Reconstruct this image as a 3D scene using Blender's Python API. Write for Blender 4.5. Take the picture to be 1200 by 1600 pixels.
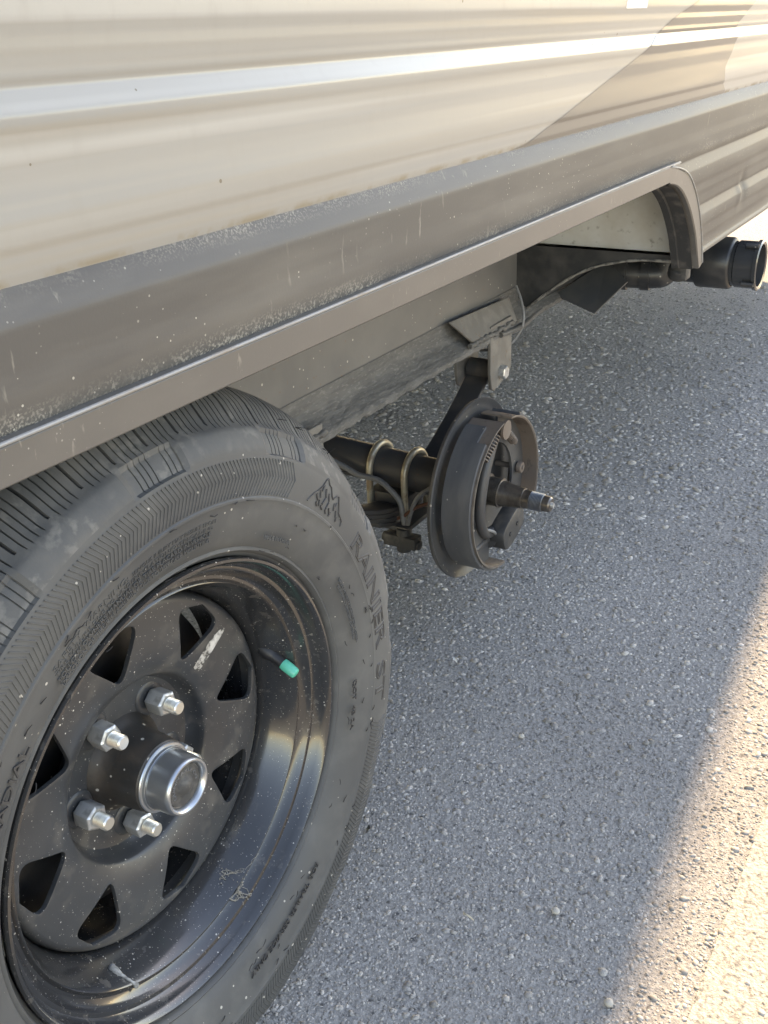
import bpy, bmesh, math, random
import numpy as np
from mathutils import Vector, Matrix, Euler
PI = math.pi
random.seed(7); rng = np.random.default_rng(7)
for o in list(bpy.data.objects): bpy.data.objects.remove(o)
scene = bpy.context.scene
C = scene.collection

# ------------------------------------------------------------------ camera, sky, sun, exposure
H0 = 0.322                                  # height of the near wheel's centre above the asphalt
CAM = Vector((-0.49276, -0.49049, 0.56229 + H0))
YAW, PITCH, ROLL = 1.02115968, -0.43794832, 0.0369
fw = Vector((math.sin(YAW)*math.cos(PITCH), math.cos(YAW)*math.cos(PITCH), math.sin(PITCH)))
rt = fw.cross(Vector((0, 0, 1))).normalized(); dn = fw.cross(rt)
r2 = math.cos(ROLL)*rt + math.sin(ROLL)*dn; d2 = -math.sin(ROLL)*rt + math.cos(ROLL)*dn
cd = bpy.data.cameras.new('camera'); cam = bpy.data.objects.new('camera', cd); C.objects.link(cam)
mm = Matrix((r2, -d2, -fw)).transposed().to_4x4(); mm.translation = CAM; cam.matrix_world = mm
cd.sensor_fit = 'VERTICAL'; cd.sensor_height = 32.0; cd.sensor_width = 24.0
cd.lens = 1624.57/1600*32.0; cd.clip_start = 0.02; cd.clip_end = 3000
scene.camera = cam
SUN = Vector((1.0, 0.075, 0.70)).normalized()
w = bpy.data.worlds.new('World'); scene.world = w; w.use_nodes = True
nt = w.node_tree; bg = nt.nodes['Background']
sky = nt.nodes.new('ShaderNodeTexSky'); sky.sky_type = 'NISHITA'; sky.sun_disc = False
sky.sun_elevation = math.asin(SUN.z); sky.sun_rotation = math.atan2(SUN.x, SUN.y)
sky.dust_density = 0.25; sky.air_density = 1.0; sky.ozone_density = 1.0
nt.links.new(sky.outputs[0], bg.inputs[0]); bg.inputs[1].default_value = 0.15
sl = bpy.data.lights.new('sun', 'SUN'); sl.energy = 3.0; sl.angle = math.radians(0.9); sl.color = (1.0, 0.87, 0.66)
so = bpy.data.objects.new('sun', sl); C.objects.link(so); so.location = (6, 1, 8)
so.rotation_euler = SUN.to_track_quat('Z', 'Y').to_euler()
vs = scene.view_settings
vs.view_transform = 'Standard'; vs.look = 'None'; vs.gamma = 1.0; vs.exposure = 2.42
try:
    vs.use_white_balance = True; vs.white_balance_temperature = 9100; vs.white_balance_tint = 17
except Exception: pass
scene.render.engine = 'CYCLES'

# ------------------------------------------------------------------ material helpers
def mat(name, base, rough=0.5, metal=0.0, coat=0.0, coat_rough=0.1, layers=(), bumps=(), spec=0.5, island=None):
    m = bpy.data.materials.new(name); m.use_nodes = True
    t = m.node_tree; L = t.links; b = t.nodes['Principled BSDF']
    def N(k, **kw):
        n = t.nodes.new(k)
        for a, v in kw.items(): setattr(n, a, v)
        return n
    tc = N('ShaderNodeTexCoord'); co = tc.outputs['Object']
    sep = N('ShaderNodeSeparateXYZ'); L.new(co, sep.inputs[0])
    def math_(op, a, c=None, clamp=False):
        n = N('ShaderNodeMath', operation=op); n.use_clamp = clamp
        for i, v in enumerate((a, c)):
            if v is None: continue
            if isinstance(v, (int, float)): n.inputs[i].default_value = v
            else: L.new(v, n.inputs[i])
        return n.outputs[0]
    def rng_(v, lo, hi):
        n = N('ShaderNodeMapRange'); n.clamp = True
        L.new(v, n.inputs[0]); n.inputs[1].default_value = lo; n.inputs[2].default_value = hi
        return n.outputs[0]
    def tex(d):
        mp = N('ShaderNodeMapping'); L.new(co, mp.inputs[0]); mp.inputs['Scale'].default_value = d.get('stretch', (1, 1, 1))
        mp.inputs['Location'].default_value = d.get('off', (0, 0, 0))
        if d.get('kind') == 'speck':
            n = N('ShaderNodeTexVoronoi'); n.inputs['Scale'].default_value = d['scale']; n.inputs['Randomness'].default_value = 1
            L.new(mp.outputs[0], n.inputs[0])
            sc = N('ShaderNodeSeparateColor'); L.new(n.outputs['Color'], sc.inputs[0])
            r = math_('MULTIPLY', math_('POWER', sc.outputs[0], 5.0), d.get('size', .35))
            return math_('GREATER_THAN', r, n.outputs['Distance'])
        n = N('ShaderNodeTexNoise'); n.inputs['Scale'].default_value = d['scale']
        n.inputs['Detail'].default_value = d.get('detail', 4); n.inputs['Roughness'].default_value = d.get('nr', .55)
        L.new(mp.outputs[0], n.inputs[0])
        return rng_(n.outputs[0], d.get('lo', .4), d.get('hi', .6))
    colour = N('ShaderNodeRGB'); colour.outputs[0].default_value = (*base, 1); cur = colour.outputs[0]
    if island:
        gi = N('ShaderNodeNewGeometry'); rp = N('ShaderNodeValToRGB'); L.new(gi.outputs['Random Per Island'], rp.inputs[0])
        cr = rp.color_ramp
        while len(cr.elements) < len(island): cr.elements.new(0.5)
        for e, (p, c) in zip(cr.elements, island): e.position = p; e.color = (*c, 1)
        cur = rp.outputs[0]
    rv = N('ShaderNodeValue'); rv.outputs[0].default_value = rough; rcur = rv.outputs[0]
    for d in layers:
        f = tex(d)
        if 'band' in d:
            z0, z1, z2, z3 = d['band']; ax = sep.outputs[d.get('axis', 'Z')]
            f = math_('MULTIPLY', f, math_('MULTIPLY', rng_(ax, z0, z1), rng_(ax, z3, z2)))
        if 'also' in d: f = math_('MULTIPLY', f, tex(d['also']))
        f = math_('MULTIPLY', f, d.get('fac', 1.0))
        mx = N('ShaderNodeMix', data_type='RGBA'); L.new(f, mx.inputs[0]); L.new(cur, mx.inputs[6]); mx.inputs[7].default_value = (*d['col'], 1)
        cur = mx.outputs[2]
        if 'rough' in d:
            mr = N('ShaderNodeMix', data_type='FLOAT'); L.new(f, mr.inputs[0]); L.new(rcur, mr.inputs[2]); mr.inputs[3].default_value = d['rough']
            rcur = mr.outputs[0]
    L.new(cur, b.inputs['Base Color']); L.new(rcur, b.inputs['Roughness'])
    b.inputs['Metallic'].default_value = metal; b.inputs['Specular IOR Level'].default_value = spec
    b.inputs['Coat Weight'].default_value = coat; b.inputs['Coat Roughness'].default_value = coat_rough
    prev = None
    for d in bumps:
        bn = N('ShaderNodeBump'); bn.inputs['Strength'].default_value = d.get('strength', .3); bn.inputs['Distance'].default_value = d.get('dist', .002)
        L.new(tex({'lo': 0, 'hi': 1, **d}), bn.inputs['Height'])
        if prev: L.new(prev, bn.inputs['Normal'])
        prev = bn.outputs[0]
    if prev:
        L.new(prev, b.inputs['Normal'])
        if coat: L.new(prev, b.inputs['Coat Normal'])
    return m

DUST = (.36, .33, .28)
M = {}
M['cream'] = mat('cream_paint_reflection_streaks', (.268, .261, .244), .36, coat=.20, coat_rough=.16, layers=[
    dict(scale=2.2, lo=.50, hi=.62, col=(.235, .205, .16), fac=.55, stretch=(.25, 1, 16), detail=2),  # tan streaks: siding reflections painted into the cream colour
    dict(scale=2.6, lo=.52, hi=.60, col=(.215, .225, .228), fac=.5, stretch=(.3, 1, 22), off=(3, 0, 7), detail=2),  # grey streaks, likewise painted reflections
    dict(scale=2.4, lo=.54, hi=.63, col=(.40, .39, .37), fac=.5, stretch=(.3, 1, 20), off=(9, 0, 2), detail=2),  # pale streaks of the same painted reflections
    dict(scale=3, lo=.35, hi=.7, col=(.265, .25, .225), fac=.5, stretch=(.3, 1, 6)),
    dict(scale=60, lo=.55, hi=.75, col=(.235, .222, .198), fac=.25, stretch=(1, 1, .4)),
    dict(scale=30, lo=.45, hi=.6, col=(.20, .15, .08), fac=.55, band=(.4385, .4415, .4425, .447), rough=.9),
    dict(kind='speck', scale=45, size=.11, col=(.10, .07, .04), fac=.8)],
    bumps=[dict(scale=5, stretch=(.35, 1, 3), strength=.35, dist=.0035, detail=2), dict(scale=260, strength=.05, dist=.0006)])
_tau_layers = [
    dict(scale=3, lo=.35, hi=.7, col=(.072, .066, .060), fac=.6, stretch=(.3, 1, 6)),
    dict(scale=9, lo=.45, hi=.75, col=DUST, fac=.16, stretch=(.5, 1, 2.5), rough=.8),
    dict(scale=600, lo=.50, hi=.61, col=DUST, fac=.65, band=(.430, .4385, .4405, .444), also=dict(scale=11, lo=.38, hi=.62, stretch=(1, 1, .1)), rough=.95),
    dict(scale=520, lo=.49, hi=.60, col=DUST, fac=.8, band=(.357, .364, .367, .378), also=dict(scale=14, lo=.36, hi=.58, stretch=(1, 1, .1)), rough=.95),
    dict(scale=120, lo=.64, hi=.72, col=DUST, fac=.7, stretch=(1, 1, .22), also=dict(scale=7, lo=.5, hi=.65), rough=.9),
    dict(kind='speck', scale=260, size=.24, col=(.45, .42, .36), fac=.8, also=dict(scale=9, lo=.48, hi=.62))]
M['taupe'] = mat('taupe_siding_paint', (.088, .083, .078), .5, spec=.28, layers=_tau_layers,
    bumps=[dict(scale=5, stretch=(.35, 1, 3), strength=.3, dist=.0035, detail=2), dict(scale=420, strength=.12, dist=.0006)])
M['swoosh'] = mat('taupe_decal_film', (.125, .117, .108), .36, coat=.15, coat_rough=.2, layers=[
    dict(scale=3, lo=.35, hi=.7, col=(.105, .097, .088), fac=.6, stretch=(.3, 1, 6))],
    bumps=[dict(scale=5, stretch=(.35, 1, 3), strength=.35, dist=.0035, detail=2)])
M['trim'] = mat('fender_trim_paint', (.094, .089, .083), .42, coat=.2, coat_rough=.25, layers=[
    dict(scale=30, lo=.45, hi=.7, col=(.125, .116, .106), fac=.4, stretch=(.4, 1, 1)),
    dict(scale=200, lo=.62, hi=.7, col=DUST, fac=.6, stretch=(1, 1, .25), also=dict(scale=8, lo=.5, hi=.65)),
    dict(kind='speck', scale=330, size=.22, col=(.36, .34, .3), fac=.6, also=dict(scale=9, lo=.5, hi=.62))], bumps=[dict(scale=300, strength=.08, dist=.0005)])
M['trim_lip'] = mat('trim_lip_aluminium', (.25, .248, .245), .5, metal=.2, layers=[
    dict(scale=90, lo=.5, hi=.62, col=(.25, .22, .19), fac=.8, stretch=(.3, 1, 1), rough=.7)])
M['gasket'] = mat('black_rubber_gasket', (.028, .029, .03), .65, layers=[dict(scale=40, lo=.5, hi=.7, col=(.14, .13, .12), fac=.5)])
M['liner'] = mat('wheel_well_liner_board', (.54, .55, .54), .75, layers=[
    dict(scale=14, lo=.4, hi=.65, col=(.42, .40, .36), fac=.7), dict(scale=70, lo=.6, hi=.75, col=(.13, .12, .10), fac=.6)],
    bumps=[dict(scale=30, strength=.3, dist=.004)])
M['belly'] = mat('black_corrugated_plastic', (.022, .024, .026), .5, layers=[
    dict(scale=25, lo=.45, hi=.75, col=(.09, .085, .08), fac=.5, rough=.8)], bumps=[dict(scale=12, strength=.3, dist=.006)])
M['belly_edge'] = mat('frayed_plastic_edge', (.20, .195, .18), .8, layers=[dict(scale=90, lo=.45, hi=.6, col=(.05, .05, .05), fac=.8)])
M['rail'] = mat('grey_chassis_paint', (.108, .109, .108), .5, layers=[
    dict(scale=10, lo=.4, hi=.7, col=(.18, .172, .16), fac=.6, rough=.7), dict(kind='speck', scale=120, size=.22, col=(.4, .38, .34), fac=.9),
    dict(scale=140, lo=.66, hi=.72, col=(.16, .08, .045), fac=.5)], bumps=[dict(scale=60, strength=.15, dist=.001)])
M['flange'] = mat('weathered_flange', (.085, .083, .08), .75, layers=[
    dict(scale=90, lo=.40, hi=.68, col=(.16, .156, .149), fac=.5, stretch=(.2, 1, 1)), dict(scale=300, lo=.55, hi=.68, col=(.26, .25, .235), fac=.35, stretch=(.35, 1, 1))],
    bumps=[dict(scale=110, strength=.9, dist=.004, stretch=(.4, 1, 1))])
M['hanger'] = mat('dusty_hanger_steel', (.125, .119, .11), .65, layers=[
    dict(scale=40, lo=.45, hi=.65, col=(.22, .208, .19), fac=.5), dict(scale=160, lo=.6, hi=.7, col=(.13, .075, .045), fac=.6)], bumps=[dict(scale=120, strength=.25, dist=.001)])
M['black_steel'] = mat('black_painted_steel', (.046, .047, .05), .45, layers=[
    dict(scale=20, lo=.45, hi=.75, col=(.065, .06, .056), fac=.7, rough=.75), dict(scale=150, lo=.63, hi=.7, col=(.12, .06, .035), fac=.5)], bumps=[dict(scale=90, strength=.2, dist=.001)])
M['spring'] = mat('spring_steel_black', (.042, .042, .043), .55, layers=[
    dict(scale=35, lo=.48, hi=.7, col=(.10, .085, .07), fac=.6, rough=.8)], bumps=[dict(scale=110, strength=.3, dist=.001)])
M['gold'] = mat('yellow_zinc_plating', (.44, .405, .32), .42, metal=.65, layers=[
    dict(scale=50, lo=.5, hi=.68, col=(.22, .15, .09), fac=.7, rough=.7)])
M['zinc'] = mat('bright_zinc_plating', (.56, .57, .57), .30, metal=.65, layers=[
    dict(scale=60, lo=.52, hi=.72, col=(.34, .33, .31), fac=.6, rough=.55), dict(scale=300, lo=.66, hi=.7, col=(.25, .15, .08), fac=.5), dict(scale=110, lo=.50, hi=.66, col=(.14, .135, .125), fac=.45, rough=.6)], bumps=[dict(scale=140, strength=.06, dist=.0006)])
M['thread'] = mat('zinc_stud_thread', (.66, .65, .60), .35, metal=.85, layers=[dict(scale=90, lo=.5, hi=.7, col=(.36, .33, .27), fac=.6, rough=.6)])
M['chrome'] = mat('dull_plated_cap', (.46, .49, .52), .28, metal=.9, layers=[
    dict(scale=35, lo=.45, hi=.75, col=(.33, .35, .37), fac=.5, rough=.40)])
M['plug'] = mat('grey_rubber_plug', (.042, .042, .042), .7, layers=[dict(scale=160, lo=.5, hi=.68, col=(.20, .19, .17), fac=.25)], bumps=[dict(scale=400, strength=.15, dist=.0005)])
M['hub'] = mat('greasy_iron_hub', (.026, .025, .024), .42, layers=[
    dict(scale=35, lo=.48, hi=.72, col=(.06, .043, .031), fac=.6, rough=.7), dict(kind='speck', scale=160, size=.3, col=(.4, .38, .34), fac=.8)], bumps=[dict(scale=120, strength=.3, dist=.001)])
M['wheel'] = mat('black_wheel_enamel', (.020, .0215, .024), .20, coat=.5, coat_rough=.08, layers=[
    dict(scale=9, lo=.50, hi=.78, col=(.07, .067, .062), fac=.25, rough=.42), dict(scale=60, lo=.60, hi=.76, col=(.14, .13, .115), fac=.35, rough=.8),
    dict(kind='speck', scale=300, size=.26, col=(.55, .53, .49), fac=.9, also=dict(scale=30, lo=.5, hi=.6)), dict(kind='speck', scale=600, size=.26, col=(.4, .38, .34), fac=.8),
    dict(scale=180, lo=.64, hi=.70, col=(.42, .39, .34), fac=.35, also=dict(scale=9, lo=.55, hi=.68), rough=.9)],
    bumps=[dict(scale=18, strength=.06, dist=.0015), dict(scale=320, strength=.04, dist=.0004)])
M['disc'] = mat('black_disc_enamel_dusty', (.028, .0315, .036), .33, layers=[
    dict(scale=8, lo=.40, hi=.72, col=(.070, .073, .076), fac=.45, rough=.55), dict(scale=42, lo=.54, hi=.72, col=(.14, .13, .115), fac=.35, rough=.8),
    dict(kind='speck', scale=280, size=.27, col=(.62, .60, .56), fac=.9, also=dict(scale=28, lo=.46, hi=.58)), dict(kind='speck', scale=560, size=.27, col=(.42, .40, .37), fac=.8)],
    bumps=[dict(scale=22, strength=.06, dist=.0015), dict(scale=320, strength=.06, dist=.0004)])
M['rubber'] = mat('dusty_tyre_rubber', (.048, .0515, .055), .60, layers=[
    dict(scale=6, lo=.38, hi=.68, col=(.108, .109, .106), fac=.55, rough=.8), dict(scale=30, lo=.5, hi=.7, col=(.13, .131, .126), fac=.3),
    dict(kind='speck', scale=140, size=.20, col=(.45, .43, .39), fac=.8)],
    bumps=[dict(scale=35, strength=.08, dist=.002), dict(scale=500, strength=.10, dist=.0005)])
M['scuff'] = mat('scuffed_tyre_shoulder', (.048, .0515, .055), .62, layers=[
    dict(scale=6, lo=.38, hi=.68, col=(.108, .109, .106), fac=.40, rough=.8),
    dict(scale=16, lo=.46, hi=.70, col=(.15, .143, .132), fac=.45, stretch=(1, 1, 1), rough=.9),
    dict(scale=95, lo=.52, hi=.64, col=(.24, .23, .212), fac=.5, also=dict(scale=12, lo=.48, hi=.66), rough=.95)],
    bumps=[dict(scale=160, strength=.35, dist=.001)])
M['letter'] = mat('letter_rubber_painted_shadow', (.038, .038, .039), .55)  # darker than the tyre rubber: shadow lines of the letters put into the colour
M['groove'] = mat('tread_groove_rubber', (.016, .016, .017), .85)
M['valve_rubber'] = mat('valve_rubber', (.014, .015, .018), .45)
M['valve_green'] = mat('green_valve_cap_plastic', (.05, .46, .34), .35, coat=.2)
M['brake_plate'] = mat('brake_backing_plate_paint', (.046, .049, .054), .48, layers=[
    dict(scale=18, lo=.42, hi=.7, col=(.095, .088, .08), fac=.6, rough=.75), dict(kind='speck', scale=110, size=.25, col=(.4, .37, .33), fac=.7)], bumps=[dict(scale=120, strength=.15, dist=.001)])
M['lining'] = mat('brake_lining', (.062, .066, .074), .6, layers=[
    dict(scale=12, lo=.4, hi=.7, col=(.12, .123, .128), fac=.5, stretch=(1, 4, 1)), dict(kind='speck', scale=120, size=.25, col=(.4, .38, .35), fac=.6)], bumps=[dict(scale=220, strength=.2, dist=.0008)])
M['shoe'] = mat('brake_shoe_brown_steel', (.12, .094, .078), .55, layers=[
    dict(scale=22, lo=.42, hi=.68, col=(.14, .122, .108), fac=.55, rough=.75), dict(scale=70, lo=.58, hi=.7, col=(.04, .033, .028), fac=.7)], bumps=[dict(scale=140, strength=.2, dist=.001)])
M['edge'] = mat('worn_shoe_edge', (.20, .185, .17), .45, metal=.5, layers=[dict(scale=60, lo=.45, hi=.65, col=(.12, .1, .085), fac=.8, rough=.7)])
M['spindle'] = mat('greased_spindle_steel', (.20, .185, .17), .28, metal=.85, layers=[
    dict(scale=55, lo=.42, hi=.66, col=(.045, .034, .026), fac=.8, rough=.45)])
M['thread_blue'] = mat('blued_thread_steel', (.10, .112, .13), .4, metal=.5, layers=[dict(scale=60, lo=.5, hi=.7, col=(.04, .04, .045), fac=.7)])
M['magnet'] = mat('magnet_housing', (.035, .036, .038), .55, layers=[dict(scale=40, lo=.5, hi=.7, col=(.11, .1, .09), fac=.6)])
M['cable'] = mat('grey_brake_cable', (.17, .175, .18), .5, layers=[dict(scale=60, lo=.5, hi=.7, col=(.07, .065, .06), fac=.6)])
M['wire_red'] = mat('brown_wire_sheath', (.12, .055, .035), .55)
M['abs'] = mat('black_abs_pipe', (.020, .0215, .024), .36, layers=[
    dict(scale=16, lo=.45, hi=.72, col=(.085, .08, .074), fac=.55, rough=.7), dict(kind='speck', scale=90, size=.22, col=(.35, .33, .3), fac=.6)])
M['clear'] = mat('smoky_cap_plastic', (.035, .037, .04), .25, coat=.4)
M['sheet'] = mat('grey_sheet_flap', (.06, .064, .07), .45, layers=[dict(scale=20, lo=.45, hi=.7, col=(.11, .105, .10), fac=.6, rough=.7)])
M['white_label'] = mat('white_label_paper', (.78, .78, .76), .5)
M['ink'] = mat('grey_label_ink', (.22, .22, .22), .6)
M['roof'] = mat('white_roof_membrane', (.7, .69, .66), .6)
M['residue'] = mat('sticker_residue', (.30, .29, .27), .85, layers=[
    dict(scale=260, lo=.46, hi=.56, col=(.045, .044, .042), fac=.95), dict(scale=60, lo=.5, hi=.62, col=(.55, .54, .52), fac=.8)], bumps=[dict(scale=300, strength=.4, dist=.0006)])
M['film'] = mat('dull_film', (.11, .115, .125), .6, layers=[dict(scale=120, lo=.45, hi=.65, col=(.2, .2, .2), fac=.7)])
M['web'] = mat('dusty_cobweb', (.25, .235, .205), .9)
M['dropping'] = mat('dried_white_dropping', (.34, .345, .34), .85, layers=[dict(scale=200, lo=.42, hi=.6, col=(.12, .12, .115), fac=.8)])
M['leaf'] = mat('dry_dark_leaf', (.035, .033, .022), .7)
M['husk'] = mat('pale_dry_husk', (.48, .44, .36), .7)
M['pebble'] = mat('pale_pebble_stone', (.36, .345, .315), .7, layers=[dict(scale=300, lo=.5, hi=.65, col=(.3, .28, .25), fac=.7)])
M['paint_line'] = mat('white_road_paint', (.34, .325, .29), .8, spec=.2, layers=[
    dict(scale=170, lo=.50, hi=.62, col=(.13, .125, .12), fac=.8), dict(scale=40, lo=.5, hi=.7, col=(.4, .39, .36), fac=.5)], bumps=[dict(scale=190, strength=.9, dist=.004)])
M['asphalt'] = mat('worn_asphalt', (.225, .218, .209), .92, spec=.15, layers=[
    dict(scale=1.3, lo=.35, hi=.7, col=(.26, .252, .242), fac=.7), dict(scale=170, lo=.44, hi=.62, col=(.38, .368, .352), fac=.75),
    dict(scale=420, lo=.55, hi=.66, col=(.38, .37, .355), fac=.6), dict(scale=95, lo=.58, hi=.68, col=(.06, .06, .062), fac=.8)],
    bumps=[dict(scale=150, strength=1.0, dist=.004, detail=5, nr=.65)])
g = lambda v, t=0: (v*(1+t), v, v*(1-t))
M['stone'] = mat('asphalt_aggregate', (.2, .2, .2), .8, spec=.22, island=[(0, g(.17, .03)), (.3, g(.28, .04)), (.55, g(.345, .045)), (.80, g(.385, .045)), (.96, g(.43, .045)), (.997, g(.54, .04))],
    layers=[dict(scale=700, lo=.45, hi=.65, col=(.12, .115, .108), fac=.4), dict(scale=2.3, lo=.45, hi=.68, col=(.13, .124, .115), fac=.45), dict(scale=.9, lo=.5, hi=.7, col=(.36, .345, .32), fac=.3)], bumps=[dict(scale=900, strength=.35, dist=.0006)])

# ------------------------------------------------------------------ mesh helpers (X along the trailer, Y into it, Z up from the wheel centre)
def link(name, me, m, parent, sharp=35, smooth=True, loc=None):
    if m is not None:
        for k in (m if isinstance(m, (list, tuple)) else [m]): me.materials.append(M[k] if isinstance(k, str) else k)
    if smooth:
        me.shade_smooth() if hasattr(me, 'shade_smooth') else None
        if sharp: me.set_sharp_from_angle(angle=math.radians(sharp))
    o = bpy.data.objects.new(name, me); C.objects.link(o)
    if parent is not None: o.parent = parent
    if loc is not None: o.location = loc
    return o
class MB:
    def __init__(s): s.v = []; s.f = []; s.mi = []
    def add(s, v, f, mi=0):
        b = len(s.v); s.v += [tuple(p) for p in v]; s.f += [tuple(i+b for i in q) for q in f]; s.mi += [mi]*len(f); return s
    def box(s, lo, hi, mi=0):
        x0, y0, z0 = lo; x1, y1, z1 = hi
        return s.add([(x0, y0, z0), (x1, y0, z0), (x1, y1, z0), (x0, y1, z0), (x0, y0, z1), (x1, y0, z1), (x1, y1, z1), (x0, y1, z1)],
                     [(0, 3, 2, 1), (4, 5, 6, 7), (0, 1, 5, 4), (1, 2, 6, 5), (2, 3, 7, 6), (3, 0, 4, 7)], mi)
    def lathe(s, prof, c=(0, 0), n=64, a0=0, a1=2*PI, mi=0, close=True, phase=0):
        full = abs(a1-a0-2*PI) < 1e-6; k = n if full else n+1; P = len(prof); v = []; f = []
        for i in range(k):
            a = a0+(a1-a0)*i/n+phase
            for r, y in prof: v.append((c[0]+r*math.cos(a), y, c[1]+r*math.sin(a)))
        for i in range(n):
            j = (i+1) % k
            for q in range(P-1): f.append((i*P+q, j*P+q, j*P+q+1, i*P+q+1))
        if not full and close:
            f.append(tuple(range(P))); f.append(tuple((k-1)*P+q for q in reversed(range(P))))
        return s.add(v, f, mi)
    def tube(s, path, r, n=10, mi=0, caps=True):
        path = [Vector(p) for p in path]; rr = r if isinstance(r, (list, tuple)) else [r]*len(path); v = []; f = []; up = None
        for i, p in enumerate(path):
            t = (path[min(i+1, len(path)-1)]-path[max(i-1, 0)]).normalized()
            if up is None:
                up = Vector((0, 0, 1)) if abs(t.z) < .9 else Vector((1, 0, 0))
            u = (up-t*up.dot(t)).normalized(); up = u; w_ = t.cross(u)
            for k in range(n):
                a = 2*PI*k/n; v.append(p+(u*math.cos(a)+w_*math.sin(a))*rr[i])
        for i in range(len(path)-1):
            for k in range(n): f.append((i*n+k, i*n+(k+1) % n, (i+1)*n+(k+1) % n, (i+1)*n+k))
        if caps: f.append(tuple(reversed(range(n)))); f.append(tuple((len(path)-1)*n+k for k in range(n)))
        return s.add(v, f, mi)
    def prism(s, poly, axis, lo, hi, mi=0):      # polygon in the two other axes, extruded along axis
        def p3(a, b, h): return {'x': (h, a, b), 'y': (a, h, b), 'z': (a, b, h)}[axis]
        n = len(poly); v = [p3(a, b, lo) for a, b in poly]+[p3(a, b, hi) for a, b in poly]
        f = [tuple(range(n)), tuple(reversed(range(n, 2*n)))]+[(i, i+n, (i+1) % n+n, (i+1) % n) for i in range(n)]
        return s.add(v, f, mi)
    def mesh(s, name, fix=True, bevel=0, seg=2):
        me = bpy.data.meshes.new(name); me.from_pydata(s.v, [], s.f)
        for p, i in zip(me.polygons, s.mi): p.material_index = i
        if fix or bevel:
            bm = bmesh.new(); bm.from_mesh(me)
            if bevel:
                bmesh.ops.remove_doubles(bm, verts=bm.verts, dist=1e-6)
                es = [e for e in bm.edges if len(e.link_faces) == 2 and e.calc_face_angle() > .6]
                bmesh.ops.bevel(bm, geom=es, offset=bevel, segments=seg, affect='EDGES', profile=.5, clamp_overlap=True)
            bmesh.ops.recalc_face_normals(bm, faces=bm.faces); bm.to_mesh(me); bm.free()
        me.update(); return me
    def build(s, name, m, parent, sharp=35, bevel=0, loc=None, seg=2, fix=True):
        return link(name, s.mesh(name, fix, bevel, seg), m, parent, sharp, True, loc)
def empty(name, loc=(0, 0, 0), parent=None):
    o = bpy.data.objects.new(name, None); C.objects.link(o); o.location = loc; o.empty_display_size = .1
    if parent: o.parent = parent
    return o
def tag(o, label, cat, group=None, kind=None):
    o['label'] = label
    if cat: o['category'] = cat
    if group: o['group'] = group
    if kind: o['kind'] = kind
    return o
def smooth_path(pts, n=8):
    pts = [Vector(p) for p in pts]; out = []
    for i in range(len(pts)-1):
        p0, p1, p2, p3 = pts[max(i-1, 0)], pts[i], pts[i+1], pts[min(i+2, len(pts)-1)]
        for k in range(n):
            t = k/n; out.append(.5*((2*p1)+(p2-p0)*t+(2*p0-5*p1+4*p2-p3)*t*t+(3*p1-p0-3*p2+p3)*t**3))
    return out+[pts[-1]]
def boolean(o, cutters):
    for c in cutters:
        md = o.modifiers.new('cut', 'BOOLEAN'); md.object = c; md.operation = 'DIFFERENCE'; md.solver = 'EXACT'
    bpy.context.view_layer.update()
    me = bpy.data.meshes.new_from_object(o.evaluated_get(bpy.context.evaluated_depsgraph_get()))
    old = o.data; o.modifiers.clear(); o.data = me; bpy.data.meshes.remove(old)
    for c in cutters: d = c.data; bpy.data.objects.remove(c); bpy.data.meshes.remove(d)
    return o

# ------------------------------------------------------------------ ground
bm = bmesh.new(); bmesh.ops.create_grid(bm, x_segments=40, y_segments=40, size=400)
me = bpy.data.meshes.new('asphalt_ground'); bm.to_mesh(me); bm.free()
gnd = link('asphalt_ground', me, 'asphalt', None, smooth=False); gnd['kind'] = 'structure'
ico = bmesh.new(); bmesh.ops.create_icosphere(ico, subdivisions=1, radius=1)
iv = np.array([v.co[:] for v in ico.verts]); it = np.array([[v.index for v in f.verts] for f in ico.faces]); ico.free()
ov = np.array([(1, 0, 0), (-1, 0, 0), (0, 1, 0), (0, -1, 0), (0, 0, 1), (0, 0, -1)], float); ot = np.array([(0, 2, 4), (2, 1, 4), (1, 3, 4), (3, 0, 4), (2, 0, 5), (1, 2, 5), (3, 1, 5), (0, 3, 5)])
def stones(x0, x1, y0, y1, s):
    nx = int((x1-x0)/s); ny = int((y1-y0)/s)
    gx, gy = np.meshgrid(np.arange(nx), np.arange(ny)); n = nx*ny
    px = x0+(gx.ravel()+.5*(gy.ravel() % 2)+rng.uniform(-.42, .42, n))*s; py = y0+(gy.ravel()+rng.uniform(-.42, .42, n))*s
    r = s*np.clip(rng.lognormal(-.86, .40, n), .22, 1.15)
    keep = rng.random(n) > .10
    return np.stack([px, py, r], 1)[keep]
S = np.concatenate([stones(-.25, .62, -.60, .33, .0040), stones(.62, 1.3, -.60, .95, .0056), stones(1.3, 3.6, -.60, 1.1, .0100)])
fade = np.minimum.reduce([(S[:, 0]+.25)/.1, (3.6-S[:, 0])/1.1, (S[:, 1]+.60)/.06, (np.interp(S[:, 0], [0, .62, 1.3, 3], [.33, .40, .95, 1.1])-S[:, 1])/.12])
S = S[rng.random(len(S)) < np.clip(fade, 0, 1)]
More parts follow.
